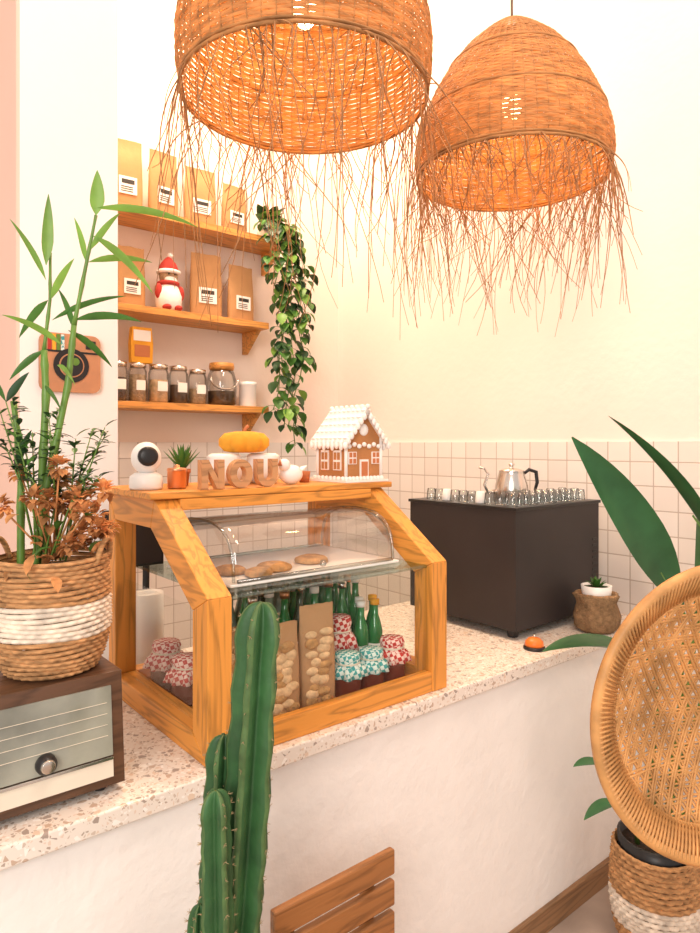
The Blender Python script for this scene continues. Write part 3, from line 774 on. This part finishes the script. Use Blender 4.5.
# ------------------------------------------------------------------ slatted wooden chair
mb=MB('slatted_wooden_chair',[m_chairw])
ya=1.12; x0,x1=.725,1.058; zt=.730
for x in (x0+.05,x1-.06): mb.prism([(ya+.03,0),(ya+.055,0),(ya+.04,zt-.03),(ya+.018,zt-.03)],0,x-.015,x+.015,0)
for k in range(4): mb.box(x0,ya-.002,zt-.058-k*.072,x1,ya+.016,zt-k*.072,0)
for k in range(6): mb.box(x0,ya-.40+k*.068,.40,x1,ya-.345+k*.068,.418,0)
for x in (x0+.05,x1-.06):
    mb.box(x-.015,ya-.40,.37,x+.015,ya+.045,.40,0); mb.prism([(ya-.38,0),(ya-.355,0),(ya-.355,.40),(ya-.38,.40)],0,x-.015,x+.015,0)
mb.done(.004)

# ------------------------------------------------------------------ rattan peacock chair
mb=MB('rattan_peacock_chair',[m_rattan])
C=Vector((1.39,.537,1.15)); nn=Vector((-.47,-.883,0)).normalized(); tt=Vector((.883,-.47,0)).normalized(); up=Vector((0,0,1))
RB=.285
def D(u,v,off=0):
    rr=(u*u+v*v)/(RB*RB); return C+tt*u+up*v+nn*(.09*rr-.07+off)
for k,(rr,th) in enumerate(((RB,.011),(RB-.016,.0075),(RB-.028,.007),(RB-.040,.0065),(RB-.051,.006))):
    mb.tube([D(rr*math.cos(q*math.pi/48),rr*math.sin(q*math.pi/48)) for q in range(96)],th,6,0,closed=True)
for q in range(190):
    a=2*math.pi*q/190; c0,s0=math.cos(a),math.sin(a); a2=a+.05
    mb.tube([D(RB*c0,RB*s0,.010),D((RB-.025)*math.cos(a+.02),(RB-.025)*math.sin(a+.02),.010),D((RB-.054)*math.cos(a2),(RB-.054)*math.sin(a2),.005)],.0030,4,0)
RI=RB-.048
for ang in (0,60,120):
    ca,sa=math.cos(math.radians(ang)),math.sin(math.radians(ang))
    k=-RI+.008
    while k<RI:
        hl=math.sqrt(RI*RI-k*k)
        for o_ in (-.0033,.0033):
            kk=k+o_
            mb.tube([D(kk*-sa+l*ca,kk*ca+l*sa,.002*math.sin(l*200+ang)) for l in [hl*(-1+2*q/14) for q in range(15)]],.0026,4,0)
        k+=.0225
S=C+nn*.24; S.z=.44
def ringp(c,r,z,n=40): return [(c.x+r*math.cos(2*math.pi*q/n),c.y+r*math.sin(2*math.pi*q/n),z) for q in range(n)]
for r_ in [.03+.018*k for k in range(13)]: mb.tube(ringp(S,r_,.44),.0095,6,0,closed=True)
for z_,r_ in ((.42,.25),(.22,.15),(.02,.24)): mb.tube(ringp(S,r_,z_),.012,6,0,closed=True)
for k in range(36):
    a=2*math.pi*k/36
    for sg in (1,-1):
        mb.tube([(S.x+.25*math.cos(a),S.y+.25*math.sin(a),.42),(S.x+.15*math.cos(a+.25*sg),S.y+.15*math.sin(a+.25*sg),.22),(S.x+.24*math.cos(a+.5*sg),S.y+.24*math.sin(a+.5*sg),.012)],.005,5,0)
for s_ in (-.35,0,.35,.7):
    mb.tube([D(s_*.13,-math.sqrt(RB*RB-(s_*.13)**2)),tuple(S-nn*.22*(1-.2*abs(s_))+tt*s_*.12)],.010,8,0)
mb.done()

# ------------------------------------------------------------------ strelitzia in floor basket
mb=MB('potted_bird_of_paradise_plant',[m_rope,m_ropew,m_soil,m_bgreen,m_stalk,m_black])
pc=(2.2,1.06,.001)
basket(mb,pc,[(0,.105),(.05,.125),(.14,.140),(.24,.138),(.33,.13)],20,30,lambda i:1 if 5<=i<=10 else 0,.0045)
mb.lathe([(.11,.26),(.118,.36),(.108,.36),(.105,.31)],pc,28,5); mb.lathe([(.107,.30),(.107,.33)],pc,24,2)
def big(bs,tip,W,droop=.25,sd=None,stem=True):
    b_=Vector(bs); t_=Vector(tip); r_=Vector((pc[0]+U(-.04,.04),pc[1]+U(-.04,.04),.32))
    if stem:
        m1=r_.lerp(b_,.6)+Vector((.02,-.01,.05)); mb.tube([r_,m1,b_,b_.lerp(t_,.25)],[.009,.007,.005,.003],8,4)
    d=t_-b_; mb.leaf(b_,d+Vector((0,0,droop*d.length*.5)),d.length*1.06,W,droop,3,14,.16,.42,side=sd)
big((2.17,.95,1.13),(1.82,1.09,1.68),.14,.25,(.6,-.35,.55))
big((2.13,.84,1.36),(1.81,.97,1.755),.12,.3,(.35,.75,.3))
big((2.12,1.02,.97),(1.82,1.215,1.05),.15,.4,None)
big((2.30,.85,1.2),(2.45,.70,1.75),.15,.3,(.6,.5,.1))
big((2.35,1.0,1.0),(2.50,1.05,1.45),.14,.3,(.6,.5,.1))
big((2.02,1.12,.62),(1.90,1.17,.655),.06,.4,None); big((2.06,1.1,.50),(1.92,1.15,.49),.055,.5,None)
big((2.15,.95,.48),(2.0,.86,.52),.10,.6,None); big((2.25,.95,.46),(2.2,.80,.44),.10,.6,None)
mb.done()

# ------------------------------------------------------------------ light
w=bpy.data.worlds.new('World'); scene.world=w; w.use_nodes=True
w.node_tree.nodes['Background'].inputs[0].default_value=(1,.92,.86,1); w.node_tree.nodes['Background'].inputs[1].default_value=.80
def area(name,loc,tgt,size,e,col):
    l=bpy.data.lights.new(name,'AREA'); l.shape='RECTANGLE'; l.size=size[0]; l.size_y=size[1]; l.energy=e; l.color=col
    o=bpy.data.objects.new(name,l); o.location=loc; o.rotation_euler=(Vector(tgt)-Vector(loc)).to_track_quat('-Z','Y').to_euler(); scene.collection.objects.link(o)
area('window_daylight',(-2.4,-1.6,2.8),(1.6,1.8,1.4),(1.8,2.0),140,(1,.93,.87))
area('shelf_downlight',(1.4,2.6,4.6),(1.3,3.2,2.5),(.6,.4),80,(1,.78,.56))
area('ceiling_lamp_right',(1.2,.0,4.7),(2.0,1.6,.9),(.9,.9),50,(1,.85,.73))

# ------------------------------------------------------------------ camera
cam=bpy.data.cameras.new('camera'); co=bpy.data.objects.new('camera',cam); scene.collection.objects.link(co)
co.location=(0,0,1.67); co.rotation_euler=(math.radians(90),0,math.radians(-39.5))
cam.sensor_width=36; cam.lens=25.47; cam.shift_y=-.023; cam.clip_start=.05
scene.camera=co
